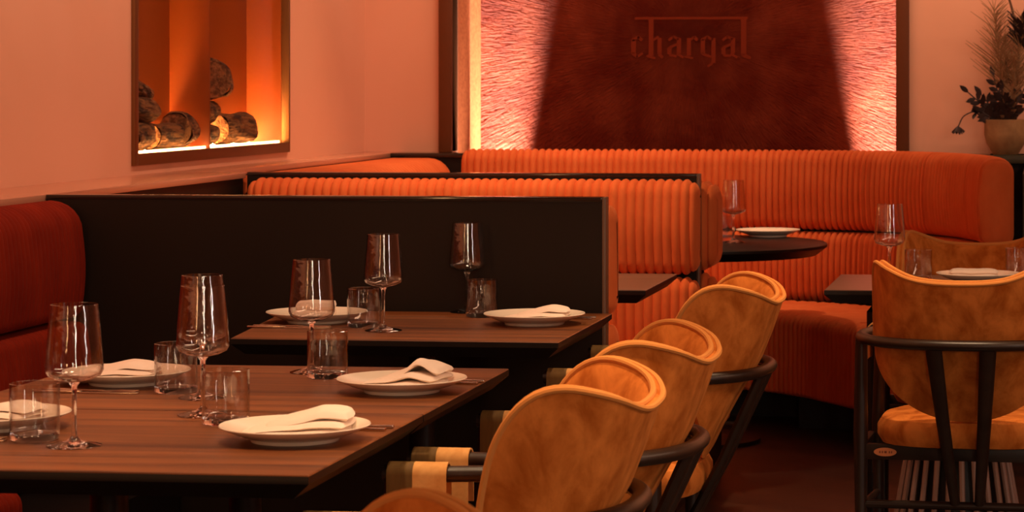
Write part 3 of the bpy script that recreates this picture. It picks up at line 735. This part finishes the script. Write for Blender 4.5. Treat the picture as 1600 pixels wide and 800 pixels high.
for k, (ex, ez, m_) in enumerate([(-.155, .26, 'leaf'), (-.10, .25, 'leaf'), (-.05, .33, 'leaf'), (-.015, .27, 'leaf'), (.03, .30, 'dried'), (.08, .28, 'leaf'), (-.10, .18, 'leaf'), (.05, .22, 'leaf'), (-.04, .21, 'leaf'), (.0, .22, 'leaf')]):
    stem_leaves([(ex * .2, 0, .10), (ex * .5, -.02, .10 + (ez - .10) * .55), (ex, -.04 + .02 * (k % 3), ez)], 9, .05, .011, M[m_], 'leafy_sprig', k)
dr = MB().tube(catmull([(-.03, 0, .12), (-.10, -.02, .18), (-.17, -.02, .165), (-.20, -.02, .115)], 8), .003, 6)
for k in range(14):
    a = k * 2.4; leaf(dr, (-.20, -.02, .115), (math.cos(a), math.sin(a) * .6, -.8 + .3 * math.sin(k)), .035, .010)
for k in range(14):
    a = k * 2.1; leaf(dr, (-.125, -.02, .175), (math.cos(a), math.sin(a), math.sin(k * 1.3)), .035, .010)
dr.build('drooping_flower', M['leaf'], pp)
def plume(tip, seed, n=110, spread=.10):
    rnd = random.Random(seed); tip = Vector(tip); base = Vector((tip.x * .35, 0, .12)); mid = base.lerp(tip, .45) + Vector((.01, 0, 0))
    P = catmull([base, mid, tip], 16); mb = MB().tube(P, .0025, 6)
    for k in range(n):
        i = int(len(P) * (.35 + .62 * k / n)); i = min(i, len(P) - 2); t = (P[i+1] - P[i]).normalized()
        a = rnd.uniform(0, 2*PI); sd = Vector((math.cos(a), math.sin(a) * .8, 0)); L_ = spread * rnd.uniform(.5, 1) * (1.15 - .6 * k / n)
        q = [P[i], P[i] + (t * .7 + sd * .6) * L_ * .5, P[i] + (t * .9 + sd) * L_]
        mb.tube(q, [.0024, .0019, .0009], 4)
    return mb.build('grass_plume', M['pampas'], pp)
plume((-.05, 0, .62), 1, 150, .14); plume((-.01, .02, .50), 2, 110, .10); plume((.07, 0, .58), 3, 110, .12); plume((.03, -.03, .42), 4, 90, .08)
br = MB().tube(catmull([(.03, 0, .10), (.055, 0, .40), (.03, 0, .60), (-.03, 0, .78)], 10), .005, 8)
br.tube(catmull([(.05, 0, .36), (.02, -.01, .30), (-.0, -.01, .40)], 6), .003, 6); br.tube(catmull([(.05, 0, .5), (.09, 0, .66), (.08, 0, .78)], 6), .004, 6)
br.build('bare_branch', M['twig'], pp)
sh = MB()
for k in range(40):
    a = k * 2.4; leaf(sh, (.075 + .02 * math.cos(a), .0, .44 + .006 * k * .5), (math.cos(a) * .6, math.sin(a) * .5, .8), .07, .013)
sh.build('dark_foliage', M['leaf'], pp)

# ------------------------------------------------------------------ niche uplights
def uplight(x, label):
    t = thing('uplight', label, 'lamp', (x, NY - .115, ZL - .919))
    MB().lathe([(0, 0), (.032, 0), (.032, .012), (.026, .012), (.026, .006), (0, .006)], 24).build('housing', M['black'], t)
    MB().lathe([(0, .0065), (.024, .0065), (.024, .009), (0, .009)], 24).build('lens', M['lampglow'], t)
    return t
uplight(-2.445, 'small uplight low in the niche, washing its left edge')
uplight(-.735, 'small uplight low in the niche, washing its right edge')
uplight(-2.47, 'small uplight low in the niche, washing its left side return').location[1] = 11.27
WARM = (1, .66, .38)
def spot(name, loc, tgt, energy, size, blend, col=WARM, r=.05):
    l = bpy.data.lights.new(name, 'SPOT'); l.energy = energy; l.spot_size = math.radians(size); l.spot_blend = blend; l.color = col; l.shadow_soft_size = r
    o = bpy.data.objects.new(name, l); C.objects.link(o); o.location = loc
    o.rotation_euler = (Vector(tgt) - Vector(loc)).to_track_quat('-Z', 'Y').to_euler(); return o
def area(name, loc, tgt, energy, sx, sy, col=WARM):
    l = bpy.data.lights.new(name, 'AREA'); l.shape = 'RECTANGLE'; l.size = sx; l.size_y = sy; l.energy = energy; l.color = col
    o = bpy.data.objects.new(name, l); C.objects.link(o); o.location = loc
    o.rotation_euler = (Vector(tgt) - Vector(loc)).to_track_quat('-Z', 'Y').to_euler(); return o
UPC = (1, .90, .74)
spot('uplight_beam', (-2.445, NY - .10, ZL - .89), (-2.475, NY - .02, 2.0), 4200, 21, 1., UPC, .01)
spot('uplight_beam', (-.725, NY - .10, ZL - .89), (-.71, NY - .02, 2.0), 4200, 21, 1., UPC, .01)
spot('uplight_beam', (-2.47, 11.27, ZL - .89), (-2.51, 11.27, 2.0), 700, 20, .9, UPC, .01)
# ceiling spots over the tables
for i, (x, y, e_, sz) in enumerate([(-1.3, 3.95, 112, 62), (-1.4, 5.0, 65, 62), (-1.4, 6.25, 62, 62), (-1.7, 7.75, 200, 72), (-2.25, 10.1, 90, 66), (-1.6, 10.1, 105, 62), (-.3, 7.35, 75, 52), (-.3, 6.2, 220, 62), (-.2, 4.3, 240, 62)]):
    spot('ceiling_spot', (x, y, 2.9), (x, y, 0), e_, sz, .9, WARM, .05)
# unseen fill lights added below the ceiling to brighten walls and chairs
CV = (1, .62, .40)
area('ceiling_fill', (-1.9, 8.2, 2.85), (-2.95, 8.2, 2.35), 37, 5.0, .15, CV)
area('ceiling_fill', (-1.9, 3.6, 2.85), (-2.95, 3.6, 2.35), 38, 4.0, .15, CV)
area('ceiling_fill', (.6, 10.1, 2.85), (.6, 11.08, 2.4), 50, 5.0, .15, CV)
area('ceiling_fill', (2.2, 4.5, 2.75), (-.5, 5.5, .6), 42, 4.0, .3, CV)
area('tall_streak_light', (3.9, 2.2, 1.6), (-1.0, 5.5, 1.0), 26, .25, 2.0, (1, .82, .70))  # window at the right, added out of view as a tall strip of light
area('tall_streak_light', (1.2, -1.3, 1.8), (-1.0, 5.5, 1.0), 34, .14, 2.0, (1, .76, .55))  # no window: tall strip added behind the camera for streaks in the glasses
area('warm_streak_light', (-2.5, -1.2, 1.8), (-1.0, 5.5, 1.0), 14, .12, 1.4, (1, .5, .2))  # unseen orange strip added behind the camera for warm reflections in the glasses
area('warm_streak_light', (.4, -1.3, 2.0), (-1.0, 5.5, 1.0), 10, .06, 1.0, (1, .7, .45))  # another unseen strip, added for glass highlights only
# ------------------------------------------------------------------ world, camera, view
w = bpy.data.worlds.new('world'); bpy.context.scene.world = w; w.use_nodes = True
w.node_tree.nodes['Background'].inputs[0].default_value = (.9, .45, .25, 1); w.node_tree.nodes['Background'].inputs[1].default_value = .05
cd = bpy.data.cameras.new('camera'); cam = bpy.data.objects.new('camera', cd); C.objects.link(cam); bpy.context.scene.camera = cam
cam.location = (0, 0, EYE); cam.rotation_euler = (PI / 2, 0, TH)
cd.sensor_width = 36; cd.lens = F / 1600 * 36
cd.shift_x = -(1161 - 800) / 1600.; cd.shift_y = -(400 - HY) / 1600.
cd.clip_start = .05
cd.dof.use_dof = True; cd.dof.focus_distance = 6.0; cd.dof.aperture_fstop = 14
vs_ = bpy.context.scene.view_settings
vs_.view_transform = 'Standard'; vs_.look = 'None'; vs_.gamma = 1; vs_.use_curve_mapping = False; vs_.exposure = 0.0
